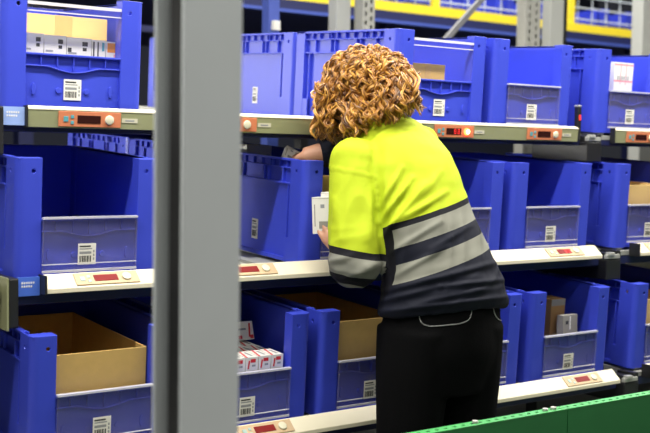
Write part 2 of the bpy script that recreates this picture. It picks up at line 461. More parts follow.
def module(l, k, label, digits=0, lit=False, shift=0):
    prof, a, b, n = rail_frame(l); d = (b - a).normalized(); L_ = (b - a).length
    c0 = a + d * (L_ * .5) + n * .0005; c0.x = lane_u(k) + .078 + shift
    o = empty('pick_display', c0)
    o.rotation_euler = Matrix((Vector((1, 0, 0)), -n, -d)).transposed().to_euler()
    tag(o, label, 'pick display', 'pick light displays on the rails')
    h = L_ * .42 if l == 0 else L_ * .40
    pm = ORANGE if l == 0 else BEIGE
    MB().box(0, .180, -.003, 0.0, -h, h).build('panel', pm, o, .0012)
    s = MB(); s.box(.053, .120, -.0042, -.002, -h * .52, h * .52); sc = s.build('screen', SCREEN_SHADE if l == 0 else SCREEN, o, .0005)
    if digits:
        dg = MB()
        for i in range(digits):                          # lit seven-segment figures
            x = .113 - .016 * i
            for z in (-h * .36, 0, h * .36): dg.box(x - .009, x, -.0047, -.004, z - .0012, z + .0012)
            for xx in (x - .009, x - .002): dg.box(xx, xx + .002, -.0047, -.004, -h * .36, h * .36)
        dg.build('digit', DIGIT, sc)
    bt = MB(); bt.disc((.145, -.004, 0), (0, 1, 0), h * .62, .008, 20, 0)
    bo = bt.build('push_button', LEDRED if lit else BUTTON, o, .002, True)
    if lit:
        MB().disc((.145, -.0106, 0), (0, 1, 0), h * .40, .002, 16).build('lamp_core', LEDHOT, bo)
        bo['label'] = 'glowing red button'
    kk = TEAL if l == 0 else PTEAL
    MB().box(.014, .027, -.0045, -.002, -h * .35, h * .35).build('key', kk, o, .0006)
    for z in (h * .3, -h * .45): MB().box(.034, .043, -.0045, -.002, z - .0045, z + .0045).build('key', kk, o, .0006)
LOWN = ['', ' middle', ' bottom']
module(0, 0, 'orange display panel on the olive rail under the top left bin')
module(0, 1, 'orange display panel peeking out right of the grey post, top rail')
module(0, 3, 'display panel with a glowing red button, right of the yellow shoulder', 2, True)
module(0, 4, 'orange display panel at right end of the long top rail')
module(0, 5, 'orange display panel on the short rail at top right')
module(1, 0, 'beige display panel with red screen under the middle left bin')
module(1, 1, 'red screened beige panel right of the grey post, middle rail')
module(1, 4, 'beige display panel near right end of the middle rail', 2)
module(1, 5, 'beige display panel on the middle rail stub at right edge')
module(2, 1, 'red screened beige panel under the red and white boxes')
module(2, 4, 'beige display panel with red screen under the brown and grey boxes')
# translucent blue label holder beside each left bay end
for l in (0, 1):
    z, v = LV[l]['z'], LV[l]['v']
    o = MB(); o.box(-.070, -.012, v - .030, v - .024, z - .052, z - .004, 0)
    for i, zz in enumerate((z - .018, z - .027)):
        for j in range(6 - i): o.box(-.060 + .006 * j, -.0565 + .006 * j, v - .0306, v - .0295, zz - .003, zz + .002, 1)
    q = o.build('label_holder', [mat('pale_blue_plastic' if l == 0 else 'mid_blue_plastic', (.30, .42, .75) if l == 0 else (.07, .16, .62), .3), PAPER])
    tag(q, ('pale blue label holder at left end of the top rail' if l == 0 else 'bright blue label holder at left end of the middle rail'), 'label holder')
# black stick with a red light between the two right top bins
st = empty('indicator_stick', (2.128, .085, LV[0]['z'] - .03)); tag(st, 'black indicator stick with small red light between top right bins', 'indicator')
MB().box(-.008, .010, 0, .02, -.02, .105).build('body', BLACKP, st, .003)
MB().box(-.003, .005, -.002, .001, .055, .075).build('light', LEDDIM, st)
MB().box(-.009, .011, -.001, .021, .105, .112).build('cap', GALV, st, .002)

# ------------------------------------------------------------------ contents of the bins
def put(mb, name, mats, l, k, at, rot=0, tilt=0, label=None, cat='box', group=None, bevel=.001, y0=0):
    """a box-like thing modelled around its base centre, standing in the bin of lane k"""
    o = mb.build(name, mats, None, bevel)
    o.location = frame(l, k, y0) + ROTB @ Vector(at)
    o.rotation_euler = (ROTB @ Matrix.Rotation(rot, 3, 'Z') @ Matrix.Rotation(tilt, 3, 'X')).to_euler()
    return tag(o, label, cat, group)
def cbox(w, d, h): return MB().box(-w / 2, w / 2, -d / 2, d / 2, 0, h)
FZ = .0125
def open_carton(w, d, h, name='open_carton'):
    t = .004; b = MB(); b.box(-w / 2, w / 2, -d / 2, d / 2, 0, t)
    b.box(-w / 2, w / 2, -d / 2, -d / 2 + t, t, h); b.box(-w / 2, w / 2, d / 2 - t, d / 2, t, h)
    b.box(-w / 2, -w / 2 + t, -d / 2 + t, d / 2 - t, t, h); b.box(w / 2 - t, w / 2, -d / 2 + t, d / 2 - t, t, h)
    return b
# top left bin
xs = FL + .004
ws = [.060, .064, .073, .042, .060]
tl = ['white box at the left end of the row in the top left bin', 'white box second from left in the top left bin', 'widest white box in the middle of the top left bin row', 'narrow striped white box beside the orange marked box', 'white box with an orange mark in the top left bin']
for i, w in enumerate(ws):
    h = .200 - (.002 * i)
    b = cbox(w - .002, .085, h); y = -.0425
    if i < 3:
        b.box(w * .12, w * .34, y - .0004, y, h - .022, h - .010, 1); b.box(w * .14, w * .30, y - .0006, y, h - .035, h - .026, 1)
        b.box(-w * .42, -w * .1, y - .0004, y, h - .045, h - .040, 2)
        if i == 2: b.box(-w * .45, -w * .3, y - .0004, y, h - .04, h - .028, 1)
    elif i == 3:
        for q in (-.4, -.1): b.box(w * q, w * (q + .1), y - .0004, y, h - .05, h - .005, 1)
        b.box(w * .22, w * .4, y - .0004, y, h - .03, h - .006, 3)
    else:
        b.box(-w * .42, w * .02, y - .0004, y, h - .030, h - .004, 4); b.box(-w * .1, w * .3, y - .0004, y, h - .046, h - .034, 5)
        b.box(w * .15, w * .18, y - .0004, y, h - .03, h - .005, 2)
    put(b, 'medicine_box', [WHITEBOX, INK, GREYINK, TEAL, OINK, PINK], 0, 0, (xs + w / 2, .0845, FZ), label=tl[i], group='white boxes in the top left bin')
    xs += w
ct = cbox(.25, .16, .258); ct.box(-.032, .020, -.0806, .0806, .0, .2586, 1)
put(ct, 'carton', [TANC, TAPE], 0, 0, (.229, .215, FZ), label='tan taped carton behind the white boxes in the top left bin', cat='carton')
# others on top shelf
ct = cbox(.155, .10, .200); ct.box(-.012, .012, -.0505, .0505, 0, .2005, 1)
put(ct, 'carton', [KRAFT, TAPE], 0, 3, (.168, .09, FZ), label='small brown carton in the bin beside the curly hair', cat='carton')
b = cbox(.112, .05, .265)
for z in (.256, .192): b.box(-.056, .056, -.0254, -.025, z - .003, z + .003, 1)
for x in (-.02, .012): b.box(x, x + .004, -.0254, -.025, .18, .262, 1)
for i in range(6): b.box(-.036 + .012 * i, -.030 + .012 * i, -.0254, -.025, .190 + .006 * (i % 2), .212, 2)
put(b, 'carton', [WHITEBOX, PINK, GREYINK], 0, 5, (.212, .08, FZ), label='white carton with pink lines in the top right bin', cat='carton')
# middle shelf
b = cbox(.10, .06, .322); b.box(-.045, .045, -.0305, -.03, .27, .29, 1)
put(b, 'medicine_box', [WHITEBOX, GREYINK], 1, 2, (.157, .54, FZ), label='white box poking up at the back of the bin the person reaches into')
b = cbox(.07, .06, .255)
put(b, 'carton', [KRAFT], 1, 2, (FL + .042, .075, FZ), label='brown carton behind the white box the person holds', cat='carton')
put(open_carton(.25, .40, .222), 'open_carton', TANC, 1, 5, (FL + .136, .24, FZ), label='tan open carton in the middle bin at the right picture edge', cat='carton')
# bottom shelf
put(open_carton(.262, .50, .245), 'open_carton', KRAFT, 2, 0, (FL + OP / 2, .285, FZ), label='large open brown carton in the lower left bin', cat='carton')
put(open_carton(.255, .45, .262), 'open_carton', KRAFT, 2, 2, (FL + OP / 2, .265, FZ), rot=R(0), label='open tan carton left of the black trousers', cat='carton')
b = cbox(.072, .07, .246); b.box(-.036, .036, -.0355, -.035, .222, .246, 1)
put(b, 'carton', [BROWNC, GREYBOX], 2, 4, (.272, .165, FZ), label='tall brown box in the bottom bin right of the trousers', cat='carton')
b = cbox(.076, .03, .192); b.box(-.024, -.010, -.0155, -.015, .160, .172, 1); b.box(-.003, .002, -.0155, -.015, .14, .188, 2)
put(b, 'carton', [GREYBOX, INK, PAPER], 2, 4, (.288, .085, FZ + .002), tilt=R(-4), label='grey printed box leaning by the tall brown box', cat='carton')
put(open_carton(.25, .40, .235), 'open_carton', TANC, 2, 5, (FL + .136, .24, FZ), label='tan open carton in the lower right edge bin', cat='carton')
put(cbox(.12, .2, .322), 'carton', [KRAFT], 2, 1, (FL + .03, .30, FZ), y0=.61, label='tan carton in the bin behind the red and white boxes', cat='carton')
# red and white boxes
def redbox(w, d, h):
    b = cbox(w, d, h); y = -d / 2
    b.box(-w * .5, w * .5, y - .0004, y, h * .0, h * .10, 1)
    b.bar((-w * .30, y - .0002, h - .034), (-w * .22, y - .0002, h - .010), .0006, .005, 1)
    b.box(-w * .12, w * .30, y - .0004, y, h - .016, h - .006, 1); b.box(w * .0, w * .3, y - .0004, y, h - .028, h - .022, 2)
    b.bar((-w * .44, -d / 2, h + .0001), (w * .0, d / 2, h + .0001), .006, .0006, 1)
    b.box(w * .1, w * .3, -d * .3, d * .3, h, h + .0003, 2)
    return b
rbs = {0: redbox(.040, .072, .186), 1: redbox(.040, .072, .181)}; firsts = {}
for r_ in range(3):
    for c in range(6):
        row = ['front', 'second', 'third'][r_]; pos = ['left end', 'second from left', 'third from left', 'third from right', 'second from right', 'right end'][c]
        lab = f'red and white medicine box, {pos} of the {row} row in its bin'
        at = (FL + .026 + .0430 * c, .062 + .075 * r_, FZ)
        q = min(r_, 1)
        if q not in firsts: firsts[q] = put(rbs[q], 'medicine_box', [WHITEBOX, RED, GREYINK], 2, 1, at, label=lab, group='red and white boxes in the bottom bin')
        else:
            o = firsts[q].copy(); COL.objects.link(o); o.location = frame(2, 1) + ROTB @ Vector(at); tag(o, lab)
b = cbox(.075, .022, .056)
for x in (-.03, .022): b.bar((x, -.0112, .008), (x + .004, -.0112, .050), .0006, .006, 1)
b.box(-.018, -.004, -.0114, -.011, .004, .014, 1); b.box(.024, .036, -.0114, -.011, .003, .014, 1); b.box(-.015, .012, -.0114, -.011, .03, .036, 2)
put(b, 'medicine_box', [WHITEBOX, RED, GREYINK], 2, 1, (.306, .222, FZ + .186), tilt=R(-20), label='red and white box leaning upright on top of the others', group='red and white boxes in the bottom bin')
# a yellowish carton far back on the middle level
o = cbox(.12, .12, .10); o = put(o, 'carton', [TANC], 1, 1, (.25, 1.75, .0), label='small yellow carton far back in the empty middle lane', cat='carton')

# ------------------------------------------------------------------ foreground post
px, py = -.288, -1.315
po = MB(); w, d, t = .098, .096, .009
po.box(0, w, 0, t, 0, 4.2); po.box(0, w, d - t, d, 0, 4.2); po.box(w / 2 - .004, w / 2 + .004, t, d - t, 0, 4.2)
post = empty('steel_post', (px, py, 0)); po.build('profile', POSTGREY, post, .002)
ch = MB(); ch.box(.010, w / 2 - .004, t, .062, 0, 4.2); ch.build('cable_channel', BLACKP, post)['label'] = 'black channel strip on the side'  # black strip added to darken the shaded hollow of the beam
tag(post, 'grey steel post standing blurred in front of the rack', 'post')

# ------------------------------------------------------------------ green conveyor guard in front
cv = empty('conveyor', (2.0, -1.0, 0)); tag(cv, 'green sided conveyor in front of the person at lower right', 'conveyor')
CO = Vector((2.0, -1.0, 0))
def cpart(mb, name, mt, bevel=0, label=None):
    mb.v = [tuple(Vector(v) - CO) for v in mb.v]; o = mb.build(name, mt, cv, bevel)
    if label: o['label'] = label
    return o
YG = -.800
for x0, x1 in ((-.35, 1.112), (1.1145, 2.6), (2.6025, 4.1)):
    g = MB(); g.box(x0, x1, YG - .004, YG, .30, .648); g.box(x0, x1, YG + .022, YG + .026, .52, .648); cpart(g, 'side_panel', GREEN, .001)
    g = MB(); n = int((x1 - x0) / .028); s = (x1 - x0) / n; e = .0055                           # folded rim with a row of real holes
    z = .650; ya, yb, yc, yd = YG - .005, YG + .007, YG + .015, YG + .027
    for i in range(n):
        a_, b_ = x0 + i * s, x0 + (i + 1) * s; m_ = (a_ + b_) / 2
        g.box(a_, b_, ya, yb, z - .003, z); g.box(a_, b_, yc, yd, z - .003, z)
        g.box(a_, m_ - e, yb, yc, z - .003, z); g.box(m_ + e, b_, yb, yc, z - .003, z)
    cpart(g, 'rim', GREENL, 0, 'bright green perforated rim')
for x in (.80, 1.045, 1.075, 2.66):
    bo = MB(); bo.disc((x, YG + .011, .653), (0, 0, 1), .008, .007, 8); cpart(bo, 'bolt', GALV, .001)
g = MB(); g.box(-.35, 4.1, YG - .40, YG - .006, .30, .33); cpart(g, 'belt', RUBBER)
g = MB(); g.box(-.35, 4.1, YG - .42, YG - .402, .26, .36); cpart(g, 'side_rail', GREEN)
for x in (-.2, 1.8, 3.8):
    for y in (YG - .35, YG - .06): g = MB(); g.box(x - .03, x + .03, y - .03, y + .03, 0, .30); cpart(g, 'leg', GREY)

# ------------------------------------------------------------------ structures behind the rack
def thing_mb(mb, name, mt, label, cat, group=None, bevel=0, loc=(0, 0, 0)):
    mb.v = [tuple(Vector(v) - Vector(loc)) for v in mb.v]
    return tag(mb.build(name, mt, None, bevel, loc=loc), label, cat, group)
YP = 2.32
thing_mb(MB().box(2.615, 2.715, YP, YP + .08, 0, 3.6), 'steel_column', GREY, 'plain grey column behind the bins above the curly hair', 'column', None, .004, (2.66, YP, 0))
thing_mb(MB().box(4.345, 4.465, YP, YP + .08, 0, 3.6).box(4.465, 4.51, YP + .01, YP + .09, 0, 3.6, 1), 'steel_column', [GREY, BLACK], 'grey column with a black edge behind the right top bins', 'column', None, .004, (4.4, YP, 0))
thing_mb(MB().box(5.27, 5.50, YP, YP + .10, 0, 3.6), 'steel_column', GREY, 'wide grey column at the top right picture corner', 'column', None, .004, (5.35, YP, 0))
def perforated(u, w, name, label):
    b = MB(); z = 0.0; pitch = .05; hw = .008; hh = .013; y0, y1 = YP - .05, YP - .047
    n = int(3.6 / pitch)
    b.box(u, u + w, y1 + .07, y1 + .073, 0, 3.6); b.box(u, u + .003, y1, y1 + .07, 0, 3.6); b.box(u + w - .003, u + w, y1, y1 + .07, 0, 3.6)
    cs = (u + w * .28, u + w * .72)
    cuts = [u] + [c + s * hw for c in cs for s in (-1, 1)] + [u + w]
    for i in range(0, len(cuts) - 1, 2): b.box(cuts[i], cuts[i + 1], y0, y1, 0, 3.6)
    for j, c in enumerate(cs):
        for i in range(n):
            zz = i * pitch + (pitch / 2 if j else 0); b.box(c - hw, c + hw, y0, y1, zz + hh, zz + pitch - hh + hh * .0 + .0)
    return thing_mb(b, 'rack_upright', GALV, label, 'upright', 'perforated uprights', 0, (u, YP, 0))
perforated(2.76, .088, 'rack_upright', 'perforated steel upright behind the bins near the curly hair')
perforated(4.06, .135, 'rack_upright', 'perforated steel upright right of the slanted brace')
br = MB(); br.bar((2.79, YP - .064, 1.445), (4.10, YP - .064, 2.672), .026, .034)
thing_mb(br, 'diagonal_brace', BRACE, 'slanted grey brace behind the top shelf bins', 'brace', None, .003, (3.5, YP - .1, 2.1))
bp = MB(); bp.box(2.165, 2.235, YP, YP + .07, 0, 3.6); bp.box(2.18, 2.222, YP - .03, YP, 1.965, 2.015, 1)
thing_mb(bp, 'blue_upright', [STEELBLUE, PAPER], 'slim blue upright with a white block right of the grey post', 'upright', None, .003, (2.2, YP, 0))

# mezzanine with its guardrail
mz = empty('mezzanine', (5, 4, 0)); tag(mz, 'raised blue mezzanine platform crossing the top of the picture', 'platform')
MO = Vector((5, 4, 0))
def mpart(mb, name, mt, bevel=0):
    mb.v = [tuple(Vector(v) - MO) for v in mb.v]; return mb.build(name, mt, mz, bevel)
mpart(MB().box(-2, 12, 4.03, 7.5, 2.37, 2.42), 'deck', DBLUE)
bb = MB(); bb.box(-2, 12, 4.0, 4.03, 2.335, 2.42); mpart(bb, 'edge_beam', DBLUE)
bb = MB(); bb.box(-2, 12, 3.975, 4.03, 2.325, 2.345); mpart(bb, 'flange', STEELBLUE)
bb = MB(); bb.box(-2, 12, 3.985, 4.0, 2.10, 2.14); bb.box(-2, 12, 4.2, 4.24, 2.12, 2.16); mpart(bb, 'lower_beam', DBLUE)
for x in (-1.5, 1.5, 4.55, 7.6, 10.5): mpart(MB().box(x, x + .1, 4.3, 4.4, 0, 2.37), 'support_leg', DBLUE)
gr = empty('guardrail', (5, 4.02, 2.42)); tag(gr, 'yellow guardrail with toe board and pale mesh along the mezzanine edge', 'guardrail')
GO = Vector((5, 4.02, 2.42))
def gpart(mb, name, mt, bevel=0):
    mb.v = [tuple(Vector(v) - GO) for v in mb.v]; return mb.build(name, mt, gr, bevel)
gpart(MB().box(-2, 12, 4.0, 4.012, 2.42, 2.492), 'toe_board', YELLOW)
gpart(MB().box(-2, 12, 4.0, 4.05, 3.42, 3.47), 'top_rail', YELLOW)
for i in range(9):
    x = .08 + 1.585 * i; gpart(MB().box(x - .03, x + .03, 4.012, 4.06, 2.42, 3.42), 'rail_post', YELLOW)
wm = MB()
for i in range(9): wm.box(-2, 12, 4.062, 4.070, 2.54 + .10 * i, 2.552 + .10 * i)
x = -2
while x < 12: wm.box(x, x + .010, 4.070, 4.076, 2.45, 3.4); x += .19
gpart(wm, 'mesh_panel', WIRE)
sh = empty('storage_bin', (0, 0, 0))
for i in range(19):
    o = copy_tree(PROTO[False]); o.location = (2.2 + .43 * i, 4.45 + .03 * (i % 3), 2.425); o.rotation_euler = (0, 0, 0)
    tag(o, 'blurred blue bin behind the yellow guardrail on the mezzanine', 'bin', 'blue bins on the mezzanine')
bpy.data.objects.remove(sh)
#PERSON_BEGIN
# ------------------------------------------------------------------ the person
WV = (.814 * R0 + .580 * F0).normalized()           # towards her right shoulder
FV = (-.580 * R0 + .814 * F0).normalized()          # the way she faces (into the rack)
def cr(pts, n):                                     # Catmull-Rom through tuples of floats
    out = []; k = len(pts)
    for i in range(k - 1):
        p0, p1, p2, p3 = pts[max(0, i - 1)], pts[i], pts[i + 1], pts[min(k - 1, i + 2)]
        for j in range(n):
            t = j / n
            out.append(tuple(.5 * (2 * b + (c - a) * t + (2 * a - 5 * b + 4 * c - d) * t * t + (3 * b - a - 3 * c + d) * t ** 3) for a, b, c, d in zip(p0, p1, p2, p3)))
    out.append(tuple(pts[-1])); return out
def ring_tube(mb, keys, n=24, sub=5, wv=WV):
    """keys: (x, y, z, a, b) centre and half axes; a along wv, b across; rings square to the path"""
    ks = cr(keys, sub); C = [Vector(k[:3]) for k in ks]; rings = []
    for i, k in enumerate(ks):
        t = (C[min(len(C) - 1, i + 1)] - C[max(0, i - 1)]).normalized()
        u = (wv - t * wv.dot(t)).normalized(); w = t.cross(u)
        rings.append([C[i] + u * k[3] * math.cos(2 * PI * j / n) + w * k[4] * math.sin(2 * PI * j / n) for j in range(n)])
    mb.loft(rings); return C
def key(p, a, b): return (p.x, p.y, p.z, a, b)
def voxel(mb, name, vox, smooth, mats, parent=None):
    o = mb.build(name + '_tmp', mats)
    r = o.modifiers.new('r', 'REMESH'); r.mode = 'VOXEL'; r.voxel_size = vox; r.use_smooth_shade = True
    if smooth: q = o.modifiers.new('s', 'SMOOTH'); q.factor = .5; q.iterations = smooth
    bpy.context.view_layer.update()
    me = bpy.data.meshes.new_from_object(o.evaluated_get(bpy.context.evaluated_depsgraph_get())); me.name = name
    bpy.data.objects.remove(o)
    me.materials.clear()
    for q in mats: me.materials.append(q)
    for p in me.polygons: p.use_smooth = True
    q = bpy.data.objects.new(name, me); COL.objects.link(q); q.parent = parent
    return q

# joints
HEM, HIP, WAIST, RIB, CHEST, UCH, SHT, NECK = [P(*q) for q in ((443, 309, 3.20), (441, 288, 3.20), (432, 255, 3.205), (420, 218, 3.225), (409, 182, 3.25), (397, 156, 3.275), (386, 138, 3.295), (370, 122, 3.315))]
LSH, LEL, LWR = P(355, 160, 3.19), P(355, 264, 3.10), P(340, 250, 3.21)
RSH, REL, RWR = P(419, 148, 3.38), P(385, 141, 3.455), P(304, 157, 3.425)
HEAD = P(367, 95, 3.38)
PEL = P(441, 318, 3.20)
SKIN = mat('skin', (.58, .30, .19), .5, 0, .06, 20)
def torso(mb, e):
    return ring_tube(mb, [key(HEM, .210 + e, .140 + e), key(HIP, .200 + e, .137 + e), key(WAIST, .181 + e, .125 + e), key(RIB, .174 + e, .120 + e),
                          key(CHEST, .176 + e, .118 + e), key(UCH, .166 + e, .104 + e), key(SHT, .130 + e, .082 + e), key(NECK, .066 + e * .5, .066 + e * .5)], 32)
def arm(mb, a, b, c, r, e):
    m1 = a.lerp(b, .5); m2 = b.lerp(c, .5)
    ks = [key(a, r[0] + e, r[0] + e), key(m1, r[1] + e, r[1] + e), key(b, r[2] + e, r[2] + e), key(m2, r[3] + e, r[3] + e), key(c, r[4] + e, r[4] + e)]
    up = Vector((0, 0, 1)) if abs((b - a).normalized().z) < .7 else R0
    return ring_tube(mb, ks, 20, 5, up)
ARMR = (.058, .048, .042, .040, .029)

# --- body
bd = MB()
torso(bd, -.028)
ring_tube(bd, [key(P(438, 330, 3.2), .14, .09), key(PEL, .155, .10), key(HEM, .16, .105)], 24)
legs = []
for s in (-1, 1):
    hip = PEL + WV * .096 * s - Z0 * .04; kn = Vector((hip.x, hip.y, .47)) + WV * .012 * s + FV * .01; an = Vector((hip.x, hip.y, .09)) + WV * .015 * s - FV * .02
    legs.append((hip, kn, an))
    ring_tube(bd, [key(hip, .078, .082), key(hip.lerp(kn, .5), .066, .070), key(kn, .050, .054), key(kn.lerp(an, .35), .050, .055), key(an, .034, .038)], 20)
arm(bd, LSH, LEL, LWR, ARMR, 0); arm(bd, RSH, REL, RWR, ARMR, 0)
ring_tube(bd, [key(SHT, .07, .07), key(NECK, .056, .058), key(P(368, 104, 3.36), .054, .056)], 20)
# head looking into the bin: left, forward and down
HF = (FV * .80 - R0 * .25 - Z0 * .42).normalized(); HR = HF.cross(Z0).normalized(); HU = HR.cross(HF)
ax = (HR, HF, HU)
bd.ball(HEAD + HU * .025 - HF * .008, .076, .096, .098, ax, 24, 16)
bd.ball(HEAD - HU * .035 + HF * .030, .058, .066, .078, ax, 20, 12)
bd.ball(HEAD - HU * .092 + HF * .066, .026, .022, .022, ax, 14, 8)                    # chin
bd.ball(HEAD + HU * .018 + HF * .082, .052, .016, .012, ax, 14, 8)                    # brow
bd.tube([HEAD + HF * .086 + HU * .008, HEAD + HF * .108 - HU * .032], [.008, .0135], 10)
bd.ball(HEAD + HF * .100 - HU * .034, .017, .012, .010, ax, 12, 8)
for s in (-1, 1):
    bd.ball(HEAD + HF * .070 - HU * .028 + HR * .036 * s, .022, .020, .022, ax, 12, 8)
    bd.ball(HEAD + HR * .077 * s - HU * .008 - HF * .004, .010, .022, .033, ax, 12, 8)
bd.ball(HEAD + HF * .088 - HU * .062, .025, .011, .006, ax, 12, 8)
bd.ball(HEAD + HF * .088 - HU * .070, .021, .011, .006, ax, 12, 8)
def hand(mb, wr, d, palm, side, curls, thumb_dir, L=.078):
    """d: wrist to knuckles, palm: way the palm looks, side: towards the index finger"""
    d = d.normalized(); palm = (palm - d * palm.dot(d)).normalized(); side = (side - d * side.dot(d) - palm * side.dot(palm)).normalized()
    rings = []
    for q, w_, h_ in ((-.015, .024, .020), (.01, .027, .017), (.045, .037, .0145), (L - .004, .038, .0125), (L + .006, .034, .009)):
        c = wr + d * q; rings.append([c + side * w_ * math.cos(2 * PI * j / 16) + palm * h_ * math.sin(2 * PI * j / 16) for j in range(16)])
    mb.loft(rings)
    for i, (ln, r) in enumerate(((.068, .0082), (.076, .0085), (.070, .0080), (.055, .0070))):
        base = wr + d * (L - .012) + side * (.029 - .0195 * i); p = [base]; ang = 0; cur = base + d * .012; p.append(cur); 
        for seg, q in zip((.45, .31, .24), curls[i]):
            ang += q; dd = d * math.cos(ang) + palm * math.sin(ang) + side * (.07 * (1.5 - i)) * math.cos(ang)
            for h in (.5, 1): p.append(cur + dd.normalized() * ln * seg * h)
            cur = p[-1]
        mb.tube(p, [r * 1.05, r * 1.08] + [r * 1.04, r, r, r * .95, r * .92, r * .72], 10)
    b0 = wr + d * .022 + side * .022 + palm * .004; t1 = (thumb_dir[0] * d + thumb_dir[1] * side + thumb_dir[2] * palm).normalized()
    t2 = (t1 * .8 + d * .45 + palm * .25).normalized()
    mb.tube([b0, b0 + t1 * .020, b0 + t1 * .042, b0 + t1 * .042 + t2 * .016, b0 + t1 * .042 + t2 * .030], [.014, .0125, .0105, .0098, .0072], 10)
# left hand grips the back edge of a white box, seen from behind
BOXC = P(326.5, 215, 3.25)
hand(bd, LWR, P(330, 231, 3.222) - LWR, F0 + R0 * .25, R0, [(.10, .30, .25), (.08, .25, .25), (.10, .30, .25), (.15, .35, .3)], (.5, .35, .9), .058)
# right hand pinches a small white box inside the bin
hand(bd, RWR, P(294, 160, 3.45) - RWR, -Z0, F0 - R0 * .2, [(.35, .5, .4), (.4, .6, .4), (.45, .6, .45), (.5, .7, .5)], (.7, .6, .5), .07)
person = voxel(bd, 'person', .0042, 4, [SKIN])
tag(person, 'person with curly golden hair in a yellow and navy reflective shirt, seen from behind', 'person')

# eyes
for s in (-1, 1):
    e = MB(); e.ball(HEAD + HF * .082 + HU * .002 + HR * .031 * s, .0115, .0115, .0115, ax, 14, 10, 0); e.ball(HEAD + HF * .0895 + HU * .002 + HR * .031 * s, .0055, .0045, .0055, ax, 12, 8, 1)
    e.build('eye', [mat('eye_white', (.8, .78, .75), .3), INK], person, 0, True)

# --- shirt: yellow above, navy below, with grey reflective bands
def dist_poly(p, pts):
    best = (9, 0); acc = 0
    for a, b in zip(pts[:-1], pts[1:]):
        ab = b - a; L = ab.length; t = max(0, min(1, (p - a).dot(ab) / (L * L))); d = (p - a - ab * t).length
        if d < best[0]: best = (d, acc + L * t)
        acc += L
    return best
def ramp_mat(name):
    M = bpy.data.materials.new(name); M.use_nodes = True; N = M.node_tree.nodes; L = M.node_tree.links; b = N['Principled BSDF']
    YEL, NAV, REF, BLK = (.45, .55, .016), (.0042, .0056, .0145), (.225, .225, .185), (.005, .005, .009)
    def attr(n): a = N.new('ShaderNodeAttribute'); a.attribute_name = n; return a.outputs['Fac']
    def ramp(src, stops):
        r = N.new('ShaderNodeValToRGB'); r.color_ramp.interpolation = 'CONSTANT'; e = r.color_ramp.elements
        while len(e) > 1: e.remove(e[-1])
        e[0].position = 0; e[0].color = stops[0][1] + (1,)
        for p_, c in stops[1:]: x = e.new(p_); x.color = c + (1,)
        L.new(src, r.inputs['Fac']); return r.outputs['Color']
    T = ramp(attr('along'), [(0, NAV), (.124, REF), (.174, NAV), (.218, REF), (.268, BLK), (.283, YEL), (.575, BLK)])
    A = ramp(attr('along_arm'), [(0, YEL), (.247, BLK), (.268, REF), (.318, BLK), (.346, REF), (.370, NAV)])
    side = ramp(attr('side'), [(0, (0, 0, 0)), (.5, (1, 1, 1))])
    pan = ramp(attr('side'), [(0, (0, 0, 0)), (.440, (1, 1, 1))])
    low = ramp(attr('along'), [(0, (1, 1, 1)), (.283, (0, 0, 0))])
    def mix(f, a, c):
        m_ = N.new('ShaderNodeMix'); m_.data_type = 'RGBA'; L.new(f, m_.inputs['Factor']); L.new(a, m_.inputs['A'])
        if isinstance(c, tuple): m_.inputs['B'].default_value = c + (1,)
        else: L.new(c, m_.inputs['B'])
        return m_.outputs['Result']
    mu = N.new('ShaderNodeMath'); mu.operation = 'MULTIPLY'; L.new(pan, mu.inputs[0]); L.new(low, mu.inputs[1])
    T2 = mix(mu.outputs[0], T, BLK)
    L.new(mix(side, T2, A), b.inputs['Base Color'])
    b.inputs['Roughness'].default_value = .75; b.inputs['Specular IOR Level'].default_value = .25
    tc = N.new('ShaderNodeTexCoord'); nz = N.new('ShaderNodeTexNoise'); nz.inputs['Scale'].default_value = 400; L.new(tc.outputs['Object'], nz.inputs['Vector'])
    bp = N.new('ShaderNodeBump'); bp.inputs['Strength'].default_value = .25; bp.inputs['Distance'].default_value = .001
    L.new(nz.outputs['Fac'], bp.inputs['Height']); L.new(bp.outputs['Normal'], b.inputs['Normal'])
    return M
SHIRT = ramp_mat('hi_vis_cloth')
sm = MB()
torso(sm, .0)
lc = LWR.lerp(LEL, .18); rc = RWR.lerp(REL, .22)
SLR = (.072, .074, .067, .052, .040)
arm(sm, LSH, LEL, lc, SLR, 0); arm(sm, RSH, REL, rc, (.068, .062, .056, .050, .042), 0)
ring_tube(sm, [key(SHT, .09, .08), key(NECK, .070, .072), key(P(371, 109, 3.335), .066, .068)], 24)
sm.ball(LSH + R0 * .004, .076, .076, .076); sm.ball(RSH, .068, .068, .068)
sm.ball(P(404, 142, 3.31), .085, .07, .062); sm.ball(P(374, 150, 3.26), .075, .07, .060); sm.ball(P(418, 146, 3.33), .062, .06, .060)
shirt = voxel(sm, 'shirt', .0052, 9, [SHIRT], person)
me = shirt.data
SPINE = [HEM, HIP, WAIST, RIB, CHEST, UCH, SHT, NECK]
TR = [.165, .166, .152, .147, .147, .135, .106, .066]
axis_ = (R0 * -.31 + Z0 * .95)
AL, AR = [LSH, LEL, lc], [RSH, REL, rc]
al = me.attributes.new('along', 'FLOAT', 'POINT'); aa = me.attributes.new('along_arm', 'FLOAT', 'POINT'); asd = me.attributes.new('side', 'FLOAT', 'POINT')
va, vb, vc = [], [], []
me.calc_normals_split() if hasattr(me, 'calc_normals_split') else None
newco = []
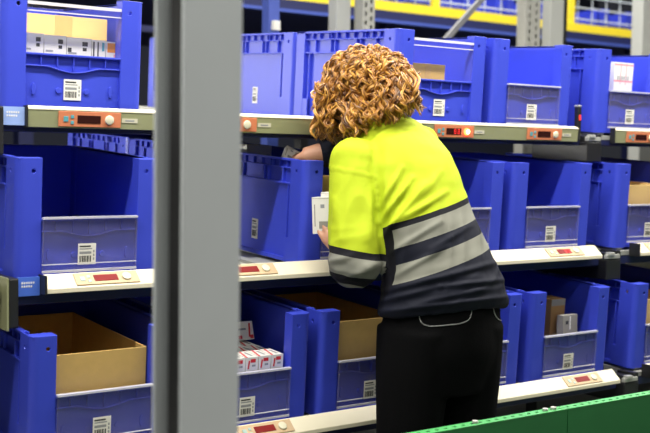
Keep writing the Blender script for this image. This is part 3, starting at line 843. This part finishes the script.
# cloth folds: (from, to, height in m, half width in px), measured off the photo and raised on the back of the shirt
FOLDS = [((381, 222), (412, 178), .013, 3.2), ((384, 236), (424, 184), .010, 3.0), ((382, 205), (402, 168), .010, 3.0), ((392, 226), (446, 192), .009, 3.5), ((404, 215), (440, 172), .006, 4.0),
         ((392, 252), (440, 222), .006, 3.0), ((396, 276), (446, 246), .006, 3.0), ((430, 250), (470, 226), .005, 3.0),
         ((384, 292), (500, 262), .008, 3.0), ((379, 303), (440, 286), .010, 3.0), ((440, 287), (503, 280), .009, 2.6), ((382, 312), (504, 297), .010, 2.6), ((410, 305), (480, 290), .006, 2.4),
         ((333, 262), (352, 256), .006, 3.0), ((345, 277), (375, 262), .008, 3.0), ((336, 200), (341, 240), .004, 4.0), ((372, 190), (366, 240), .006, 4.0)]
def to_px(p):
    d = p - CAM; z = d.dot(FWD); return (325 + F_PX * d.dot(RT) / z, 216.5 - F_PX * d.dot(UP) / z)
def fold_height(p, nrm):
    k = -nrm.dot(FWD)
    if k < .05: return 0
    x, y = to_px(p); f = 0
    for (ax_, ay_), (bx_, by_), am, w_ in FOLDS:
        dx, dy = bx_ - ax_, by_ - ay_; L2 = dx * dx + dy * dy; t = ((x - ax_) * dx + (y - ay_) * dy) / L2
        tt = max(0, min(1, t)); d2 = (x - ax_ - dx * tt) ** 2 + (y - ay_ - dy * tt) ** 2
        if d2 < 9 * w_ * w_: f += am * math.exp(-d2 / (w_ * w_)) * (.35 + .65 * math.sin(PI * min(1, max(0, .1 + .85 * tt))))
    return f * min(1, k * 2.5)
for v in me.vertices:
    p = v.co
    d0, s0 = dist_poly(p, SPINE); dl, sl = dist_poly(p, AL); dr, sr = dist_poly(p, AR)
    along = (p - HEM).dot(axis_)
    lat = (p - HEM).dot(WV) + .30 * along
    d, s = (dl, (LSH.z - p.z) - .17 * (p - LSH).dot(R0)) if dl < dr else (dr, sr + .08)
    side = .5 + ((d0 / .148) - (d / .070)) * .12
    # cloth folds
    n1 = noise.noise(Vector((p.x * 9, p.y * 9, p.z * 26)) + Vector((3, 1, 0)))
    n2 = noise.noise(p * 14)
    f = 0
    crease = .009 * math.exp(-((side - .49) / .045) ** 2) * (1 if lat < 0 else .3)
    if side < .5:
        hemw = max(0, 1 - along / .15)
        ridge = 1 - abs(noise.noise(Vector((lat * 3.2, 1.7, (along + lat * .30) * 19))) * 2.2)
        ridge2 = 1 - abs(noise.noise(Vector((lat * 5.0 + 4, 8.1, (along - lat * .25) * 27))) * 2.0)
        f += (.0085 * ridge + .004 * ridge2) * hemw + .003 * n1
        dg = 1 - abs(noise.noise(Vector((lat * 3 + along * 3.0, 5.2, (along * .9 - lat * 1.5) * 9))) * 2.4)
        mid = max(0, 1 - abs(along - .36) / .18) * max(0, min(1, (.09 - lat) / .08))
        bw = max(0, 1 - abs(along - .17) / .14)
        dg2 = 1 - abs(noise.noise(Vector((lat * 2 + 9, 2.2, (along * .8 - lat * 1.2) * 13))) * 2.2)
        f += .012 * mid * dg + .006 * bw * dg2
    else:
        elb = max(0, 1 - abs(s - .30) / .13)
        f += .008 * elb * (1 - abs(noise.noise(Vector((p.x * 8, p.y * 8, p.z * 24))) * 2.2)) + .003 * n2
        f += .005 * (1 - abs(noise.noise(Vector((p.x * 16, p.y * 16, p.z * 4 + 3))) * 2.2))
        f += .0012 if abs(s - .035) < .006 else 0
    f -= crease
    f += fold_height(p, v.normal)
    newco.append(p + v.normal * f); va.append(along); vb.append(s); vc.append(side)
for v, c in zip(me.vertices, newco): v.co = c
al.data.foreach_set('value', va); aa.data.foreach_set('value', vb); asd.data.foreach_set('value', vc)
me.update()

# --- trousers
TROU = mat('black_trouser_cloth', (.0045, .0045, .005), .9, 0, .15, 200, .1, .08)
tm = MB()
ring_tube(tm, [key(P(440, 392, 3.2), .150, .105), key(P(440, 370, 3.2), .182, .122), key(P(441, 348, 3.2), .198, .134), key(P(442, 328, 3.2), .198, .134), key(P(443, 304, 3.2), .194, .126)], 32)
for hip, kn, an in legs:
    ring_tube(tm, [key(hip + Z0 * .02, .104, .122), key(hip.lerp(kn, .3), .106, .112), key(hip.lerp(kn, .7), .098, .100), key(kn, .090, .092), key(kn.lerp(an, .5), .082, .088), key(Vector((an.x, an.y, .05)), .078, .090)], 24)
trousers = voxel(tm, 'trousers', .007, 8, [TROU], person)
PIPE = mat('grey_piping', (.34, .34, .33), .6)
from mathutils.bvhtree import BVHTree
dg_ = bpy.context.evaluated_depsgraph_get()
bvh = BVHTree.FromPolygons([v.co for v in trousers.data.vertices], [tuple(p.vertices) for p in trousers.data.polygons])
def on_cloth(x, y, lift=.001):
    d = (P(x, y, 1) - CAM).normalized(); h = bvh.ray_cast(CAM, d)
    return (h[0] + h[1] * lift) if h[0] is not None else None
for pts in ([(419, 312), (419.5, 318), (422, 323), (428, 326), (436, 326), (448, 325), (460, 323.5), (468, 320), (471, 314), (472, 304)],
            [(492, 303), (493.5, 311), (496, 317), (499, 320), (501.5, 320.5)]):
    q = [on_cloth(x, y) for x, y in [t[:2] for t in cr([(a, b) for a, b in pts], 4)]]; q = [c for c in q if c is not None]
    if len(q) > 3:
        o = MB().tube(q, .0017, 6).build('pocket_piping', PIPE, trousers, 0, True); o['label'] = 'pale grey pocket edge'
# --- shoes
SHOE = mat('black_shoe_leather', (.02, .02, .02), .5); SOLE = mat('rubber_sole', (.05, .05, .05), .8)
for hip, kn, an in legs:
    a = Vector((an.x, an.y, 0)); s = MB()
    s.ball(a + FV * .085 + Z0 * .045, .044, .115, .042, (WV, FV, Z0), 20, 12); s.ball(a - FV * .01 + Z0 * .065, .042, .055, .055, (WV, FV, Z0), 16, 10)
    so = voxel(s, 'shoe', .006, 4, [SHOE], person)
    rings = []
    for z in (0, .024): rings.append([a + FV * (.068 + .142 * math.cos(2 * PI * j / 24)) + WV * .050 * math.sin(2 * PI * j / 24) + Z0 * z for j in range(24)])
    MB().loft(rings).build('sole', SOLE, so)

# --- hair: a core and many curled locks
HC = P(367, 90.5, 3.37)
HAIRC = mat('dark_hair', (.045, .018, .004), .6, 0, .3, 60)
def hair_mat():
    M = bpy.data.materials.new('curly_hair'); M.use_nodes = True; N = M.node_tree.nodes; L = M.node_tree.links; b = N['Principled BSDF']
    g = N.new('ShaderNodeNewGeometry'); r = N.new('ShaderNodeValToRGB'); e = r.color_ramp.elements
    e[0].position = 0; e[0].color = (.075, .024, .004, 1); e[1].position = 1; e[1].color = (.66, .345, .055, 1)
    x = e.new(.5); x.color = (.36, .145, .018, 1)
    L.new(g.outputs['Random Per Island'], r.inputs['Fac']); L.new(r.outputs['Color'], b.inputs['Base Color'])
    b.inputs['Roughness'].default_value = .38; b.inputs['Specular IOR Level'].default_value = .6
    return M
HM = hair_mat()
hx, hy, hz = RX, F0, Z0
core = MB()
core.ball(HC + Z0 * .012, .118, .112, .118, (hx, hy, hz), 24, 16)
core.ball(P(338, 118, 3.36), .050, .06, .062, (hx, hy, hz), 16, 10)
core.ball(P(395, 102, 3.34), .050, .06, .040, (hx, hy, hz), 16, 10)
core.ball(P(360, 115, 3.32), .06, .05, .035, (hx, hy, hz), 16, 10)
hair = voxel(core, 'hair', .007, 4, [HAIRC], person)
rg = random.Random(11)
lm = MB()
def lock(pts, w, n):
    c = Vector(); tw = rg.uniform(0, 6.28)
    for m_ in range(3):
        q0 = tw + m_ * 2.094; sp = rg.uniform(.0022, .0042); o = []
        for t, p in enumerate(pts):
            q = q0 + t * .28; o.append(p + (RX * math.cos(q) + Z0 * math.sin(q)) * sp * (1 + .5 * math.sin(t * .7 + q0)))
        lm.tube(o, [w * .52 * (.6 + .4 * math.sin(PI * min(1, .15 + .8 * t / (n - 1)))) * (1 if t < n - 3 else .7 if t < n - 1 else .35) for t in range(n)], 5)
def outer(az, el):
    """radius of the hair mass in a direction: azimuth from picture right, elevation"""
    c = math.cos(el); r = .147
    if el < 0: r += .018 * min(1, -el / .5) * abs(math.cos(az))
    if el > .9: r -= .006
    return r
count = 0
for i in range(1150):
    az = rg.uniform(0, 2 * PI); el0 = math.asin(rg.uniform(-.35, 1.0)) ; span = rg.uniform(.45, .95)
    depth_ok = math.sin(az)
    rr = rg.uniform(.84, 1.0); turns = rg.uniform(1.6, 3.4); hr = rg.uniform(.007, .0135); ph = rg.uniform(0, 2 * PI); sg = rg.choice((-1, 1))
    drift = rg.uniform(-.35, .35); pts = []; n = 20
    for j in range(n):
        t = j / (n - 1); el = el0 - span * t; a = az + drift * t
        r = outer(a, el) * rr * (.86 + .14 * math.sin(PI * min(1, t * 1.2 + .15)))
        c = Vector((math.cos(a) * math.cos(el), math.sin(a) * math.cos(el), math.sin(el)))
        base = HC + (hx * c.x + hy * c.y + hz * c.z) * r
        nrm = (hx * c.x + hy * c.y + hz * c.z)
        th = (hx * -math.sin(a) + hy * math.cos(a)); q = ph + sg * 2 * PI * turns * t
        pts.append(base + (th * math.cos(q) + nrm * math.sin(q)) * hr * (.5 + .5 * t))
    # locks are kept out of the face and off the back of the collar
    e = pts[-1] - HC; low = min(p.z for p in pts) - HC.z
    back = sum((p - HC).dot(F0) for p in pts) / n
    right = max((p - HC).dot(RX) for p in pts)
    lim = -.150 if right < -.05 else (-.105 if right < .03 else -.062)
    if low < lim: continue
    if (sum((p for p in pts), Vector()) / n - HC).normalized().dot(HF) > .62 and e.dot(HU) < .04: continue
    w = rg.uniform(.0034, .0058)
    lock(pts, w, n); count += 1
for (x0, y0, x1, y1, k) in ((322, 92, 318, 140, 26), (332, 100, 332, 144, 26), (345, 112, 342, 140, 18), (318, 90, 315, 112, 10), (405, 88, 416, 112, 24), (398, 95, 402, 117, 20), (380, 100, 382, 122, 18), (362, 108, 362, 130, 18), (348, 108, 352, 135, 14)) + tuple((x - 4, 140 - (x - 345) * .42 - 30, x, 144 - (x - 345) * .42, -12) for x in range(350, 420, 8)):
    near = k < 0
    for _ in range(abs(k)):                                    # hanging locks round the nape and beside the face
        z0 = 3.225 + rg.uniform(-.03, .03) + max(0, x0 - 395) * .002 if near else 3.30 + rg.uniform(-.03, .13); a = P(x0 + rg.uniform(-8, 8), y0 + rg.uniform(-12, 8), z0); b = P(x1 + rg.uniform(-7, 7), y1 + rg.uniform(-10, 1), z0 + rg.uniform(-.03, .02))
        turns = rg.uniform(1.2, 2.6); hr = rg.uniform(.006, .011); ph = rg.uniform(0, 6.28); sg = rg.choice((-1, 1)); n = 18; pts = []
        for j in range(n):
            t = j / (n - 1); q = ph + sg * 2 * PI * turns * t; pts.append(a.lerp(b, t) + (RX * math.cos(q) + F0 * math.sin(q)) * hr - F0 * .02 * math.sin(PI * t))
        lock(pts, rg.uniform(.0034, .0055), n)
lk = lm.build('curls', HM, hair, 0, True); lk['label'] = 'golden brown curls'

# --- white boxes in her hands
def handbox(c, w, d, h, fwd, upv, label):
    b = MB(); b.box(-w / 2, w / 2, -d / 2, d / 2, -h / 2, h / 2, 0); y = -d / 2
    b.box(-w * .12, w * .06, y - .0004, y, h * .20, h * .30, 1); b.box(-w * .2, w * .2, y - .0004, y, -h * .36, -h * .16, 2)
    b.box(w * .26, w * .30, y - .0004, y, -h * .1, h * .35, 2); b.box(-w * .40, -w * .36, y - .0004, y, -h * .3, h * .3, 2)
    b.box(-w / 2 - .0004, w / 2 + .0004, -d / 2 - .0004, d / 2 + .0004, h * .455, h * .465, 2)
    o = b.build('medicine_box', [WHITEBOX, GREYINK, GREYBOX], None, .0012)
    y_ = fwd.normalized(); z_ = (upv - y_ * upv.dot(y_)).normalized(); x_ = y_.cross(z_)
    M_ = Matrix((x_, y_, z_)).transposed().to_4x4(); M_.translation = c; o.matrix_world = M_
    return tag(o, label, 'box', 'white boxes in hand')
handbox(BOXC, .070, .055, .108, F0 + R0 * .35, Z0 - R0 * .05 , 'white printed box gripped by the lower hand against the yellow sleeve')
handbox(BOXC + (F0 + R0 * .35).normalized() * .056 + Z0 * .012 + R0 * .004, .066, .055, .108, F0 + R0 * .35, Z0, 'white box held just behind the printed one at the yellow sleeve')
handbox(P(290, 155.5, 3.43), .045, .02, .045, F0 - R0 * .5 - Z0 * .5, Z0 + R0 * .5, 'small white box pinched by the hand reaching into the bin')
#PERSON_END

# ------------------------------------------------------------------ light
def area(name, loc, rot, sx, sy, power, col=(1, .97, .9), spread=180):
    ld = bpy.data.lights.new(name, 'AREA'); ld.shape = 'RECTANGLE'; ld.size = sx; ld.size_y = sy; ld.energy = power; ld.color = col
    o = bpy.data.objects.new(name, ld); COL.objects.link(o); o.location = loc; o.rotation_euler = rot
    ld.spread = R(spread)
    return o
area('aisle_lamp', (1.5, -.58, 2.9), (0, 0, 0), 7, .10, 220)
area('aisle_lamp', (.2, -2.05, 3.5), (0, 0, 0), 4, .14, 38)  # unseen fill added to brighten the post and the shirt's back
area('aisle_lamp', (1.0, -4.6, 4.2), (R(25), 0, 0), 7, .3, 62)  # unseen fill added far in front, for the post's front face
area('rack_lamp', (2.0, 1.6, 4.6), (0, 0, 0), 8, .3, 250)
area('mezzanine_lamp', (5, 3.2, 5.2), (R(-8), 0, 0), 9, .5, 620)
area('rear_lamp', (-1.2, 3.6, 2.0), (R(-72), 0, R(42)), 2.0, .15, 9, spread=55)  # unseen fill added behind the rack, aimed at the top bins' sides
area('rear_lamp', (-2.0, 2.7, 1.40), (R(-87), 0, R(66)), 1.6, .12, 6, spread=34)  # low unseen fill added to light bins deep in the middle lane
W = bpy.data.worlds.new('world'); SC.world = W; W.use_nodes = True
W.node_tree.nodes['Background'].inputs[0].default_value = (.8, .85, 1, 1); W.node_tree.nodes['Background'].inputs[1].default_value = .03
